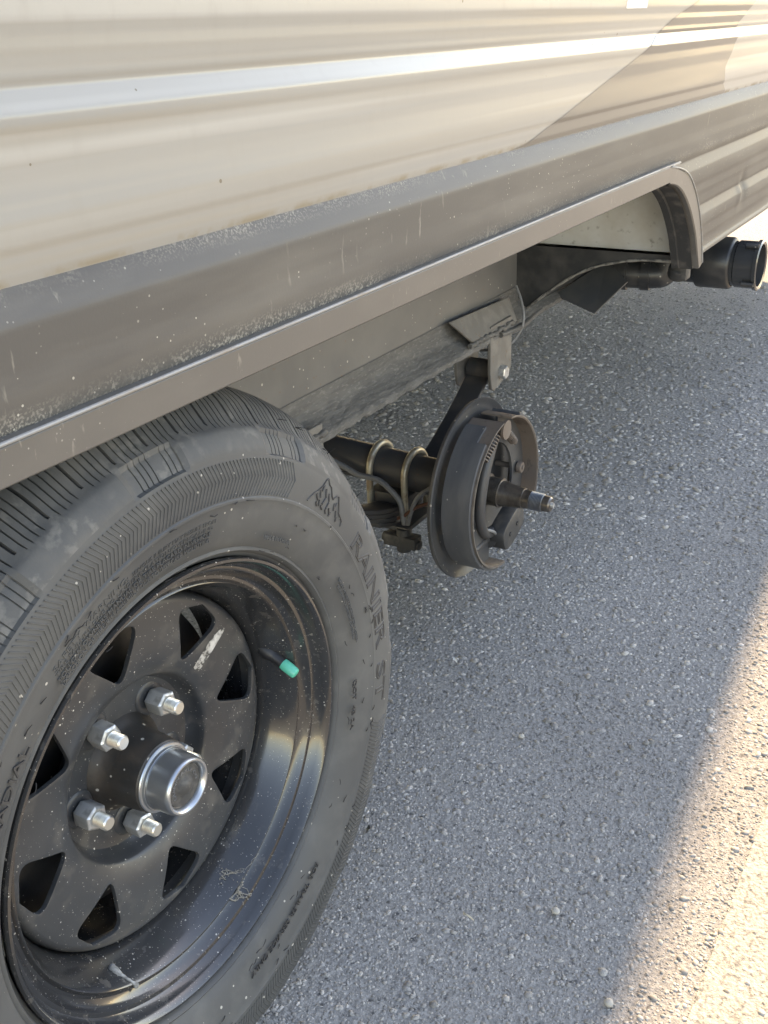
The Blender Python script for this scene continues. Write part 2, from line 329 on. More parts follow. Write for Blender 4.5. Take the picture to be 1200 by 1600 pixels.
def rocks(S, bv, bt):
    n = len(S); k = len(bv); a = rng.uniform(0, 2*PI, n); ca, sa = np.cos(a), np.sin(a)
    V = bv[None]*(1+rng.uniform(-.32, .32, (n, k, 1))); V = V*np.stack([rng.uniform(.75, 1.4, n), rng.uniform(.65, 1.1, n), rng.uniform(.36, .70, n)], 1)[:, None, :]
    X = V[..., 0]*ca[:, None]-V[..., 1]*sa[:, None]; Y = V[..., 0]*sa[:, None]+V[..., 1]*ca[:, None]
    P = np.stack([X*S[:, 2:3]+S[:, 0:1], Y*S[:, 2:3]+S[:, 1:2], V[..., 2]*S[:, 2:3]+(S[:, 2]*rng.uniform(-.42, .02, n))[:, None]], -1).reshape(-1, 3)
    pt = (S[:, 1]+rng.normal(0, .004, n) < -.358) & (S[:, 1] > -.462) & (rng.random(n) < .9)
    return P, (bt[None]+(np.arange(n)*k)[:, None, None]).reshape(-1), np.repeat(pt.astype(np.int32), len(bt))
near = S[:, 0] < .62
P1, F1, m1 = rocks(S[near], iv, it); P2, F2, m2 = rocks(S[~near], iv, it)
P = np.concatenate([P1, P2]); F = np.concatenate([F1, F2+len(P1)])
me = bpy.data.meshes.new('asphalt_aggregate'); me.vertices.add(len(P)); me.vertices.foreach_set('co', P.ravel())
me.loops.add(len(F)); me.loops.foreach_set('vertex_index', F.astype(np.int32)); nf = len(F)//3
me.polygons.add(nf); me.polygons.foreach_set('loop_start', np.arange(0, nf*3, 3, dtype=np.int32))
me.polygons.foreach_set('material_index', np.concatenate([m1, m2]))
me.update(calc_edges=True)
agg = link('asphalt_aggregate', me, ['stone', 'paint_line'], None, smooth=False)
tag(agg, 'coarse grey stone grit set in the asphalt surface', 'gravel', kind='stuff')
ln = MB(); ln.box((-30, -.460, -.01), (30, -.360, .0010))
pl = ln.build('painted_parking_line', 'paint_line', None, bevel=0); pl['kind'] = 'structure'

# ------------------------------------------------------------------ the trailer
trailer = tag(empty('travel_trailer'), 'beige and taupe travel trailer with ribbed metal siding and one wheel taken off', 'trailer')
LOC = (0, 0, H0)
XF, XE, ZT, ZB = -3.2, 4.0, 2.58, .190
prof = [(.640, -.0275), (.626, -.0345), (.612, -.0325), (.572, -.0325), (.564, -.0304), (.557, -.0304), (.548, -.0285), (.543, -.0285), (.539, -.0265),
        (.526, -.0345), (.516, -.0318), (.506, -.0318), (.493, -.0308), (.461, -.0310), (.457, -.0288), (.446, -.0285), (.4405, -.0265)]
plow = [(.4405, -.0265), (.438, -.0280), (.423, -.0355), (.420, -.0360), (.396, -.0342), (.384, -.0346), (.366, -.0332), (.358, -.0300), (.355, -.0285), (.339, -.0355),
        (.318, -.0345), (.311, -.0325), (.300, -.0325), (.292, -.0305), (.278, -.0305), (.274, -.0285), (.260, -.0355), (.242, -.0345), (.236, -.0325), (.222, -.0325),
        (.214, -.0305), (.199, -.0305), (.195, -.0335), (.190, -.0335)]
up = []; z = .640
while z+.098 < ZT:
    z += .098; up = [(z, -.0275), (z-.014, -.0345), (z-.026, -.0325), (z-.068, -.0325), (z-.076, -.0304), (z-.083, -.0304), (z-.092, -.0285)]+up if False else up+[(z, -.0275), (z-.014, -.0345), (z-.026, -.0325), (z-.068, -.0325), (z-.076, -.0304), (z-.083, -.0304), (z-.092, -.0285)]
full = sorted(set(up+prof), key=lambda t: -t[0])
zs_all = sorted([(z_, y_) for z_, y_ in set(full+plow)], key=lambda t: t[0])
ZA = np.array([t[0] for t in zs_all]); YA = np.array([t[1] for t in zs_all])
def wy(z): return float(np.interp(z, ZA, YA))
# wheel opening: inner edge of the fender trim, right-hand end measured, left-hand end its mirror about the axle midpoint
IN_R = [(1.02, .338), (1.078, .3365), (1.125, .327), (1.161, .311), (1.196, .288), (1.225, .262), (1.249, .236), (1.265, .212), (1.289, .172)]
OUT_R = [(1.02, .3645), (1.075, .3615), (1.125, .354), (1.172, .340), (1.212, .315), (1.242, .287), (1.266, .257), (1.284, .226), (1.303, .180)]
MX = .844
IN = [(MX-x, z) for x, z in reversed(IN_R)]+IN_R; OUT = [(MX-x, z) for x, z in reversed(OUT_R)]+OUT_R
def smooth2(pts, n=4): return [(p.x, p.z) for p in smooth_path([(x, 0, z) for x, z in pts], n)]
INs, OUTs = smooth2(IN), smooth2(OUT)
MIDs = [((a[0]+b[0])/2, (a[1]+b[1])/2) for a, b in zip(INs, OUTs)]
mxs = np.array([p[0] for p in MIDs]); mzs = np.array([p[1] for p in MIDs])
def zbot(x):
    if x <= mxs[0] or x >= mxs[-1]: return ZB
    return max(ZB, float(np.interp(x, mxs, mzs)))
def dent(x, z):
    d = .0055*math.exp(-((x-1.585)/.018)**2-((z-.263)/.022)**2)-.003*math.exp(-((x-1.548)/.012)**2-((z-.258)/.02)**2)
    return d
def wave(x, z): return .0006*math.sin(x*5.1+z*9)+.0004*math.sin(x*11.3-z*21+1)
def wall_sheet(name, zp, m, lift=0.0, xs=None, lo=None, hi=None, zcut=True, bend=True):
    zl = []
    for (za, ya), (zb_, yb) in zip(zp[:-1], zp[1:]):
        k = 2 if abs(za-zb_) > .03 else 1
        for q in range(k): zl.append(za+(zb_-za)*q/k)
    zl.append(zp[-1][0]); zl = sorted(zl)
    if bend:
        z2_ = []
        for k, zz in enumerate(zl):
            if 0 < k < len(zl)-1: z2_ += [zz-min(.0016, .3*(zz-zl[k-1])), zz+min(.0016, .3*(zl[k+1]-zz))]
            else: z2_.append(zz)
        zl = z2_
    v = []; f = []; nz = len(zl)
    for i, x in enumerate(xs):
        zb_ = zbot(x) if zcut else -9
        for zz in zl:
            xx = x if lo is None else lo(zz)+(hi(zz)-lo(zz))*x
            z2 = max(zz, zb_); v.append((xx, wy(z2)+dent(xx, z2)+wave(xx, z2)-lift, z2))
    for i in range(len(xs)-1):
        for k in range(nz-1):
            q = (i*nz+k, (i+1)*nz+k, (i+1)*nz+k+1, i*nz+k+1)
            f.append(q)
    me = bpy.data.meshes.new(name); me.from_pydata(v, [], f)
    b = bmesh.new(); b.from_mesh(me)
    bmesh.ops.dissolve_degenerate(b, edges=b.edges, dist=1e-6); b.to_mesh(me); b.free(); me.update()
    return link(name, me, m, trailer, 50, True, LOC)
xs_u = sorted(set([round(x, 4) for x in np.arange(XF, XE+.001, .12)]+[XE]))
xs_l = sorted(set([round(x, 4) for x in np.arange(XF, XE+.001, .12)]+[XE]+[round(float(x), 4) for x in mxs]+[round(x, 4) for x in np.arange(1.50, 1.66, .008)]+
        [mxs[0]-.0005, mxs[-1]+.0005]))
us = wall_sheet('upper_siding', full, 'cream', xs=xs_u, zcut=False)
us['label'] = 'glossy cream ribbed metal siding'
lsd = wall_sheet('lower_siding', plow, 'taupe', xs=xs_l)
lsd['label'] = 'dusty taupe ribbed metal siding around the wheel opening'
# swoosh decal between two curves, X as a function of height
LZ = [.441, .4435, .464, .493, .517, .556, .580, .70, 1.0, 1.5]; LX = [.536, .575, .672, .813, .929, 1.058, 1.176, 1.62, 2.35, 3.1]
RZ = [.441, .457, .482, .500, .513, .546, .580, .70, 1.0, 1.5]; RX = [1.398, 1.372, 1.366, 1.394, 1.408, 1.436, 1.533, 1.98, 2.75, 3.6]
zz_ = [p for p in full if p[0] <= 1.5 and p[0] >= .4405]
zz2 = []
for (za, ya), (zb_, yb) in zip(zz_[:-1], zz_[1:]):
    for q in range(4): zz2.append((za+(zb_-za)*q/4, 0))
zz2.append((.4412, 0))
sw = wall_sheet('swoosh_decal', zz2, 'swoosh', lift=.0005, xs=[i/14 for i in range(15)], lo=lambda z: float(np.interp(z, LZ, LX)), hi=lambda z: float(np.interp(z, RZ, RX)), zcut=False)
sw.parent = us; sw.location = (0, 0, 0); sw['label'] = 'darker taupe curved swoosh on the cream siding'
# roof, ends, far side, floor
sh = MB(); sh.box((XF, -.034, ZT-.02), (XE, 2.42, ZT+.03)); sh.build('roof', 'roof', trailer, bevel=.01, loc=LOC)
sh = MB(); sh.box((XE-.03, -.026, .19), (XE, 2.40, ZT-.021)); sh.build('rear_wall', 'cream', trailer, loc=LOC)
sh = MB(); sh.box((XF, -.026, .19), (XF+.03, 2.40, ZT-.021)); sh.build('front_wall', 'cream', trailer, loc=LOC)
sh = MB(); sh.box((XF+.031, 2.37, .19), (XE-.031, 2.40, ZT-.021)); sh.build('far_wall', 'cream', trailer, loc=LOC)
# fender trim: flat face, lip, dark gasket and return
def strip(pa, pb, ya, yb): 
    n = len(pa); v = [(x, ya, z) for x, z in pa]+[(x, yb, z) for x, z in pb]; return v, [(i, i+1, n+i+1, n+i) for i in range(n-1)]
t = MB(); nO = len(INs)
ring = []
for a, b in zip(INs, OUTs):
    dx, dz = b[0]-a[0], b[1]-a[1]
    ring.append([(a[0], -.022, a[1]), (a[0], -.0375, a[1]), (a[0]+dx*.06, -.0395, a[1]+dz*.06), (a[0]+dx*.88, -.0405, a[1]+dz*.88), (b[0], -.0385, b[1]), (b[0], -.026, b[1])])
v = [p for r_ in ring for p in r_]; f = [(i*6+k, (i+1)*6+k, (i+1)*6+k+1, i*6+k+1) for i in range(nO-1) for k in range(5)]
t.add(v, f); trim = t.build('fender_trim', 'trim', trailer, 30, loc=LOC); trim['label'] = 'flat taupe trim round the wheel opening'
t = MB(); t.tube([(b[0]*.985+a[0]*.015, -.0408, b[1]*.985+a[1]*.015) for a, b in zip(INs, OUTs)], .0014, 8)
o = t.build('trim_lip', 'trim_lip', trim); o['label'] = 'shiny thin upper edge of the wheel opening trim'
t = MB()
ga = [(x*.994+.422*.006, z-.001) for x, z in INs]; gb = [(.422+(x-.422)*.988, .19+(z-.19)*.975) for x, z in INs]
t.add(*strip(ga, ga, -.030, -.008)); t.add(*strip(ga, gb, -.008, -.007)); t.add(*strip(gb, gb, -.007, .004))
t.build('rubber_gasket', 'gasket', trim)
# wheel well: inner liner (end walls, ceiling)
t = MB(); t.box((1.315, -.012, .19), (1.322, .34, .42)); t.box((-.478, -.012, .19), (-.471, .34, .42)); t.box((-.47, -.012, .413), (1.314, .60, .42))
t.build('wheel_well_liner', 'liner', trailer, loc=LOC)
# underbelly: dark end sheets and bottom sheets that sag toward the frame rail
def belly(xa, xb, xedge, nm):
    yz = [(-.01, .186), (.06, .180), (.10, .172), (.147, .157), (.19, .135), (.24, .100), (.29, .062), (.33, .040)]
    ys = smooth2([(a_, b_) for a_, b_ in yz], 4)
    t = MB(); n = len(ys); xs = np.linspace(xa, xb, 10)
    v = [(x, y, z+.004*math.sin(x*9+y*14)) for x in xs for y, z in ys]; t.add(v, [(i*n+k, (i+1)*n+k, (i+1)*n+k+1, i*n+k+1) for i in range(9) for k in range(n-1)])
    v = [(xedge, y, .189) for y, z in ys]+[(xedge, y, z+.004*math.sin(xedge*9+y*14)) for y, z in ys]; t.add(v, [(i, i+1, n+i+1, n+i) for i in range(n-1)])
    o = t.build(nm, 'belly', trailer, 40, loc=LOC, fix=False)
    e = MB(); e.tube([(xedge-.002, y, z+.004*math.sin(xedge*9+y*14)-.002) for y, z in ys], [.0016+.0014*abs(math.sin(i*2.3)) for i in range(n)], 6); e.build('frayed_edge', 'belly_edge', o)
    return o
belly(1.296, XE-.04, 1.296, 'underbelly_sheet'); belly(-.47, XF+.04, -.47, 'underbelly_sheet')
t = MB(); t.box((XF+.04, .345, .10), (XE-.04, 2.36, .112)); t.build('underbelly_floor', 'belly', trailer, loc=LOC)
# chassis rail
t = MB(); t.prism([(.297, .075), (.303, .075), (.303, .40), (.297, .40)], 'x', XF+.05, XE-.05)
rail = t.build('frame_rail', 'rail', trailer, loc=LOC)
t = MB(); xs = np.arange(XF+.05, XE-.05, .012); fl = [(.2955, .112), (.2925, .090), (.284, .0775), (.262, .0690), (.2575, .0645), (.2585, .0570), (.264, .0545), (.342, .0545), (.342, .062), (.304, .0745)]
v = []
for x in xs:
    j = rng.normal(0, .0009, 3)
    for k, (y, z) in enumerate(fl):
        v.append((x, y+(j[0] if 2 < k < 7 else 0), z+(j[1] if 3 < k < 8 else 0)))
n = len(fl); t.add(v, [(i*n+k, (i+1)*n+k, (i+1)*n+(k+1) % n, i*n+(k+1) % n) for i in range(len(xs)-1) for k in range(n)])
t.build('rail_flange', 'flange', rail, 50)['label'] = 'rough weathered lower flange of the chassis rail'
# ------------------------------------------------------------------ leaf spring and hanger
EYE = (1.150, -.008); AX = .844; AZ = -.085
def spring_z(x): s = (x-AX)/(EYE[0]-AX); return -.140+(EYE[1]+.004+.140)*abs(s)**1.55
spr = empty('leaf_spring', LOC, trailer)
for li, (half, dz) in enumerate(((.306, 0), (.235, -.0085), (.165, -.017), (.10, -.0255))):
    xs = np.linspace(AX-half, AX+half, 33); t = MB(); y0, y1 = .276, .320
    top = [(x, spring_z(x)+dz*(1-.25*abs((x-AX)/.3))) for x in xs]
    v = []
    for x, z in top: v += [(x, y0, z), (x, y1, z), (x, y1, z-.0075), (x, y0, z-.0075)]
    k = len(top); f = [(i*4+a_, (i+1)*4+a_, (i+1)*4+(a_+1) % 4, i*4+(a_+1) % 4) for i in range(k-1) for a_ in range(4)]+[(0, 1, 2, 3), (k*4-1, k*4-2, k*4-3, k*4-4)]
    t.add(v, f); t.build('leaf', 'spring', spr, bevel=.0012, seg=1)
for s in (1, -1):
    t = MB(); cx = AX+s*(EYE[0]-AX); t.lathe([(.0195, .276), (.0195, .320), (.0115, .320), (.0115, .276), (.0195, .276)], (cx, EYE[1]), 28); t.build('spring_eye', 'spring', spr)
def hanger(cx, nm, gusset=True):
    h = empty(nm, LOC, trailer)
    for y in (.262, .328):
        t = MB(); w0, w1 = .044, .040
        t.prism([(cx-w0, .084), (cx-w0, .0), (cx-w1+.002, -.030), (cx-w1+.012, -.036), (cx+w1-.004, -.020), (cx+w0, -.008), (cx+w0, .084)], 'y', y-.003, y+.003)
        t.build('hanger_plate', 'hanger', h, bevel=.001, seg=1)
    t = MB()                                    # gusset plate leaning from the flange lip up against the web
    A = [(cx-.120, .2600, .076), (cx+.062, .2600, .068), (cx+.078, .2850, .106), (cx-.155, .2850, .116)]
    v = [Vector(p) for p in A]; nrm = (v[1]-v[0]).cross(v[3]-v[0]).normalized()*.0045; nrm = nrm if nrm.y < 0 else -nrm
    t.add(v+[p+nrm for p in v], [(0, 1, 2, 3), (7, 6, 5, 4), (0, 4, 5, 1), (1, 5, 6, 2), (2, 6, 7, 3), (3, 7, 4, 0)])
    if gusset: t.build('gusset_plate', 'hanger', h, bevel=.0012, seg=1)
    t = MB(); pts = smooth_path([(cx-.13+i*.02, .2575+random.uniform(-.002, .002), .0755-.0006*i+random.uniform(-.003, .003)) for i in range(10)], 4)
    t.tube(pts, [.0042+.0016*math.sin(i*1.7) for i in range(len(pts))], 7); t.build('weld_bead', 'flange', h, 60)
    b = MB(); R = .0125
    b.lathe([(0, .2475), (R*.86, .2475), (R, .2490), (R, .2588), (0, .2588)], (cx, EYE[1]), 6, phase=.3); bo = b.build('bolt', 'zinc', h, 25); bo['label'] = 'bright zinc bolt head in the spring hanger'
    b = MB(); b.lathe([(0, .340), (R, .340), (R, .331), (0, .331)], (cx, EYE[1]), 6); b.build('bolt_nut', 'zinc', h, 25)
    return h
hanger(1.150, 'spring_hanger'); hanger(.538, 'spring_hanger', False)
# looped wire by the hanger
t = MB(); t.tube(smooth_path([(1.245, .275, .125), (1.232, .258, .100), (1.22, .248, .071), (1.215, .255, .045), (1.20, .275, .022), (1.17, .31, .02)], 8), .0026, 8)
t.build('brake_wire_loop', 'cable', trailer, loc=LOC)
t = MB(); t.tube(smooth_path([(1.14, .256, .062), (1.22, .252, .058), (1.34, .262, .062), (1.6, .275, .066), (2.2, .285, .066)], 8), .005, 8)
t.build('conduit', 'flange', trailer, loc=LOC)
# ------------------------------------------------------------------ axle with U-bolts
axle = empty('axle', LOC, trailer)
def axz(y): return -.0985+(y-.03)*.0405
t = MB(); t.tube([(AX, y, axz(y)) for y in (.172, .60, 1.2, 2.2)], .0302, 36); t.build('axle_tube', 'black_steel', axle, 40)
for y in (.267, .331):
    c = axz(y); R = .0362; pts = [(AX+R, y, -.178), (AX+R, y, c-.02)]+[(AX+R*math.cos(a_), y, c+R*math.sin(a_)) for a_ in np.linspace(0, PI, 19)]+[(AX-R, y, c-.02), (AX-R, y, -.178)]
    t = MB(); t.tube(pts, .0056, 12); t.build('u_bolt', 'gold', axle, 50)['label'] = 'gold coloured U-bolt over the axle'
    for s in (-1, 1):
        t = MB(); t.lathe([(0, 0), (.0105, 0), (.0105, .011), (0, .011)], (0, 0), 6); nb = t.build('u_bolt_nut', 'black_steel', axle, 25)
        nb.rotation_euler = (PI/2, 0, 0); nb.location = (AX+s*R, y, -.180)
t = MB(); t.box((AX-.055, .252, -.1705), (AX+.055, .346, -.1625)); t.build('tie_plate', 'black_steel', axle, bevel=.002)
t = MB(); t.box((AX-.034, .262, -.1385), (AX+.034, .336, -.118)); t.build('spring_seat', 'black_steel', axle, bevel=.002)
t = MB(); t.tube(smooth_path([(.80, .47, -.055), (.80, .377, -.081), (.80, .347, -.091), (.80, .311, -.093), (.80, .288, -.106), (.80, .271, -.124), (.80, .266, -.151), (.805, .264, -.180)], 8), .0046, 10); t.build('brake_cable', 'cable', axle)
t = MB(); t.tube(smooth_path([(.805, .264, -.180), (.80, .252, -.140), (.80, .235, -.105), (.81, .20, -.08), (.83, .172, -.06)], 8), .0036, 8); t.build('brake_cable', 'cable', axle)
t = MB(); t.tube(smooth_path([(.81, .40, -.20), (.80, .33, -.178), (.80, .27, -.150), (.80, .243, -.128), (.81, .21, -.115), (.825, .174, -.112)], 8), .0030, 8); t.build('brown_wire', 'wire_red', axle)
t = MB(); t.box((.782, .236, -.196), (.806, .294, -.176)); t.tube([(.794, .262, -.205), (.794, .262, -.165)], .012, 12); t.tube([(.794, .232, -.19), (.794, .30, -.186)], .0085, 10)
t.build('wire_splice', 'gasket', axle, bevel=.002)
# ------------------------------------------------------------------ bare brake
BC = (.844, -.092)
brk = empty('brake_assembly', LOC, trailer); brk['label'] = 'exposed drum brake with its drum and wheel removed'
t = MB(); t.lathe([(.028, .1735), (.070, .1735), (.082, .1700), (.108, .1700), (.114, .1665), (.128, .1660), (.1345, .1645), (.1390, .1600), (.1412, .1590), (.1422, .1610), (.1400, .1665), (.134, .1695), (.116, .1695), (.110, .1730), (.084, .1730), (.072, .1765), (.028, .1765), (.028, .1735)], (BC[0]-.006, BC[1]-.001), 96)
bp = t.build('backing_plate', 'brake_plate', brk, 40)
cu = MB(); cu.prism([(BC[0]+.088+.016*math.cos(a_), BC[1]+.008+.036*math.sin(a_)) for a_ in np.linspace(0, 2*PI, 24, endpoint=False)], 'y', .12, .22); boolean(bp, [cu.build('cut', None, None)])
bp.data.set_sharp_from_angle(angle=math.radians(40))
t = MB()
for k in range(8):
    a_ = k*PI/4+.2; t.lathe([(0, .1665), (.0045, .1668), (.0052, .1715)], (BC[0]+.062*math.cos(a_), BC[1]+.062*math.sin(a_)), 12)
def D(a_): return math.radians(a_)
def shoe(a0, a1, l0, l1, lay):
    s = empty('brake_shoe', (0, 0, 0), brk) if False else None
    t = MB(); t.lathe([(.1160, .1065), (.1190, .1065), (.1190, .1565), (.1160, .1565), (.1160, .1065)], BC, 48, D(a0), D(a1))
    sh_ = t.build('brake_shoe', 'shoe', brk, 40)
    t = MB(); t.lathe([(.1178, .1054), (.1193, .1054), (.1195, .1070), (.1178, .1070), (.1178, .1054)], BC, 48, D(a0+.5), D(a1-.5))
    # notched bright edge is a thin strip on the front of the shoe
    t.build('shoe_edge', 'edge', brk, 40)
    t = MB(); t.lathe([(.074, .1315), (.1163, .1315), (.1163, .1355), (.074, .1355), (.074, .1315)], BC, 48, D(a0+3), D(a1-3)); t.build('shoe_web', 'brake_plate', brk, 40)
    t = MB(); t.lathe([(.1190, .1095), (.1232, .1095), (.1240, .1105), (.1240, .1548), (.1232, .1556), (.1190, .1556), (.1190, .1095)], BC, 48, D(l0), D(l1)); t.build('brake_lining', 'lining', brk, 30)
    return sh_
shoe(97, 268, 124, 262, 1); shoe(-30, 84, -24, 66, 0)
t = MB(); t.lathe([(.1190, .1245), (.1232, .1245), (.1232, .1556), (.1190, .1556), (.1190, .1245)], BC, 16, D(108), D(124.2)); t.build('brake_lining', 'lining', brk, 30)
# anchor post, springs, adjuster, magnet and lever
t = MB(); t.tube([(BC[0]+.004, .172, BC[1]+.100), (BC[0]+.004, .112, BC[1]+.100)], .0105, 18); t.tube([(BC[0]+.004, .1135, BC[1]+.100), (BC[0]+.004, .1095, BC[1]+.100)], .015, 18); t.build('anchor_post', 'shoe', brk, 35)
def helix(p0, p1, r, turns, wr, name, m):
    p0, p1 = Vector(p0), Vector(p1); ax = (p1-p0); L_ = ax.length; ax.normalize(); u = ax.orthogonal().normalized(); w_ = ax.cross(u); pts = [p0-ax*.012, p0-ax*.004]
    for i in range(turns*10+1):
        a_ = 2*PI*i/10; pts.append(p0+ax*L_*i/(turns*10)+(u*math.cos(a_)+w_*math.sin(a_))*r)
    pts += [p1+ax*.004, p1+ax*.012]; t = MB(); t.tube(pts, wr, 6); return t.build(name, m, brk, 60)
helix((BC[0]-.052, .122, BC[1]+.068), (BC[0]-.010, .120, BC[1]+.096), .0062, 9, .0012, 'return_spring', 'shoe')
helix((BC[0]+.056, .122, BC[1]+.062), (BC[0]+.018, .120, BC[1]+.094), .0062, 9, .0012, 'return_spring', 'shoe')
helix((BC[0]-.045, .140, BC[1]-.088), (BC[0]+.050, .140, BC[1]-.088), .0055, 16, .0012, 'adjuster_spring', 'black_steel')
t = MB(); t.tube([(BC[0]-.058, .134, BC[1]-.080), (BC[0]+.058, .134, BC[1]-.080)], .0062, 14); t.tube([(BC[0]-.012, .134, BC[1]-.080), (BC[0]-.004, .134, BC[1]-.080)], .016, 14); t.build('star_adjuster', 'black_steel', brk, 35)
for q in ((BC[0]+.036, BC[1]+.086), (BC[0]+.092, BC[1]+.004), (BC[0]-.094, BC[1]+.002)):
    t = MB(); t.lathe([(0, .1215), (.0085, .1215), (.0095, .1235), (.0095, .1290), (.0045, .1300), (.0045, .168)], q, 20); t.lathe([(.0, .1195), (.0030, .1195), (.0034, .1216)], q, 10); t.build('hold_down_pin', 'shoe', brk, 35)
t = MB(); sx, sz = BC[0]+.026, BC[1]-.070; poly = []
for a_ in np.linspace(0, 2*PI, 36, endpoint=False):
    ca_, sa_ = math.cos(a_), math.sin(a_); e = .62
    x_ = .040*abs(ca_)**e*math.copysign(1, ca_); z_ = .024*abs(sa_)**e*math.copysign(1, sa_); th = .35
    poly.append((sx+x_*math.cos(th)-z_*math.sin(th), sz+x_*math.sin(th)+z_*math.cos(th)))
t.prism(poly, 'y', .104, .130); mg = t.build('brake_magnet', 'magnet', brk, bevel=.003)
t = MB(); 
for q in (-.010, .006): t.lathe([(0, .1022), (.0035, .1022), (.0040, .1045)], (sx+q*1.6, sz+q*.5), 12)
t.build('magnet_rivet', 'gasket', brk, 35)
t = MB(); t.tube(smooth_path([(BC[0]-.004, .126, BC[1]+.094), (BC[0]-.040, .126, BC[1]+.040), (BC[0]-.052, .127, BC[1]-.020), (BC[0]-.030, .128, BC[1]-.062), (sx, .128, sz)], 6), .0085, 10); t.build('actuating_lever', 'black_steel', brk, 40)
t = MB(); t.tube(smooth_path([(sx-.030, .122, sz-.006), (BC[0]-.022, .118, BC[1]-.060), (BC[0]-.040, .128, BC[1]-.050), (BC[0]-.050, .150, BC[1]-.045), (BC[0]-.05, .171, BC[1]-.045)], 6), .0026, 8); t.build('magnet_wire', 'cable', brk, 60)
# spindle
def spin(y): return -.0985+(y-.03)*.0405
def spl(pr): 
    t = MB(); path = [(AX, y, spin(y)) for y, r in pr]; t.tube(path, [r for y, r in pr], 28); return t
spd = spl([(.172, .030), (.150, .030), (.146, .0265), (.138, .0262), (.1375, .0225), (.118, .0222), (.1175, .0232), (.1150, .0232), (.1145, .0205), (.1090, .0196), (.100, .0180), (.086, .0166), (.078, .0162), (.0775, .0145), (.066, .0142)]).build('spindle', 'spindle', brk, 40)
pr = []
for i in range(10): pr += [(.066-.0021*i, .0142), (.066-.0021*i-.001, .0130)]
spl(pr+[(.0452, .0118)]).build('spindle_thread', 'thread_blue', brk, 60)
spl([(.0455, .0124), (.036, .0118), (.0335, .0100)]).build('spindle_tip', 'spindle', brk, 30)
t = MB(); t.tube([(AX-.0115, .0405, spin(.04)), (AX+.0115, .0405, spin(.04))], .0024, 10); t.build('cotter_hole', 'gasket', brk, 40)
t = MB(); t.tube([(AX, .0345, spin(.034)), (AX, .0295, spin(.03))], [.0042, .0036], 12); t.build('grease_fitting', 'zinc', brk, 40)
spl([(.1140, .0196), (.1128, .0199), (.1116, .0196)]).build('seal_ring', 'edge', brk, 40)
# ------------------------------------------------------------------ drain pipes under the skirt
dp = empty('drain_outlet', LOC, trailer); px, pz = 1.70, .098
t = MB(); t.lathe([(.0, .30), (.0445, .30), (.0445, .060), (.0, .060)], (px, pz), 40); t.build('pipe', 'abs', dp, 40)
t = MB(); t.lathe([(.046, .066), (.0510, .064), (.0520, .060), (.0520, .000), (.0500, -.004), (.0455, -.006)], (px, pz), 40); t.build('coupling', 'abs', dp, 40)
t = MB(); t.lathe([(.0440, .0), (.0445, -.012), (.0470, -.014), (.0470, -.050), (.0500, -.051), (.0505, -.058), (.0470, -.060), (.0420, -.058), (.0420, -.030), (.0, -.028)], (px, pz), 40); t.build('bayonet_cap', 'clear', dp, 40)
for a_ in (35, 125, 215, 305):
    t = MB(); ca_, sa_ = math.cos(D(a_)), math.sin(D(a_)); c0 = Vector((px+.053*ca_, -.045, pz+.053*sa_)); t.tube([c0+Vector((0, .012, 0)), c0+Vector((0, -.012, 0))], [.0055, .0045], 8); t.build('bayonet_lug', 'abs', dp, 40)
gp = empty('grey_water_pipe', LOC, trailer)
t = MB(); t.tube(smooth_path([(1.52, .30, .100), (1.53, .17, .098), (1.542, .115, .098), (1.548, .095, .103), (1.550, .086, .125), (1.550, .084, .20)], 8), .0270, 24); t.build('pipe', 'abs', gp, 50)
for p0, p1 in (((1.527, .185, .098), (1.530, .160, .098)), ((1.538, .135, .098), (1.541, .118, .098))):
    t = MB(); t.tube([p0, p1], .0315, 24); t.build('pipe_collar', 'abs', gp, 40)
t = MB(); t.tube([(1.31, .0, .168), (1.32, .005, .150)], .017, 14); t.box((1.300, -.016, .146), (1.330, .012, .188)); t.build('skirt_clip', 'gasket', trailer, bevel=.003, loc=LOC)
t = MB(); A = [Vector(p) for p in ((1.43, .272, .066), (1.40, .178, .046), (1.47, .140, .095), (1.52, .20, .122))]; nn = (A[1]-A[0]).cross(A[3]-A[0]).normalized()*.003
t.add(A+[p+nn for p in A], [(0, 1, 2, 3), (7, 6, 5, 4), (0, 4, 5, 1), (1, 5, 6, 2), (2, 6, 7, 3), (3, 7, 4, 0)]); t.build('hanging_flap', 'sheet', trailer, loc=LOC)['label'] = 'loose grey sheet flap hanging below the underbelly'
# label on the cream siding near the top
t = MB(); v = []
zl = [.5705, .585, .60, .6105]; 
for zz in zl: v += [(.857+(zz-.5705)*.25, wy(zz)-.0009, zz), (.936+(zz-.5705)*.25, wy(zz)-.0009, zz)]
t.add(v, [(2*i, 2*i+1, 2*i+3, 2*i+2) for i in range(3)]); lab = t.build('paper_label', 'white_label', us, fix=False); lab['label'] = 'small white paper label with grey print'
def text_mesh(s, size, extrude=0.0, outline=0.0, space=1.0, offset=0.0):
    cu = bpy.data.curves.new('txt', 'FONT'); cu.body = s; cu.size = size; cu.space_character = space; cu.resolution_u = 3
    cu.extrude = extrude; cu.offset = offset
    if outline: cu.fill_mode = 'NONE'; cu.bevel_depth = outline; cu.bevel_resolution = 1; cu.extrude = 0
    ob = bpy.data.objects.new('txt', cu); C.objects.link(ob); bpy.context.view_layer.update()
    me = bpy.data.meshes.new_from_object(ob.evaluated_get(bpy.context.evaluated_depsgraph_get())); bpy.data.objects.remove(ob); bpy.data.curves.remove(cu)
    return me
me = text_mesh('HISENSE', .012)
for v_ in me.vertices: x_, z_ = v_.co.x, v_.co.y; v_.co = (.868+x_*.80, wy(.582+z_)-.0013, .582+z_)
link('label_print', me, 'ink', us, None, False)

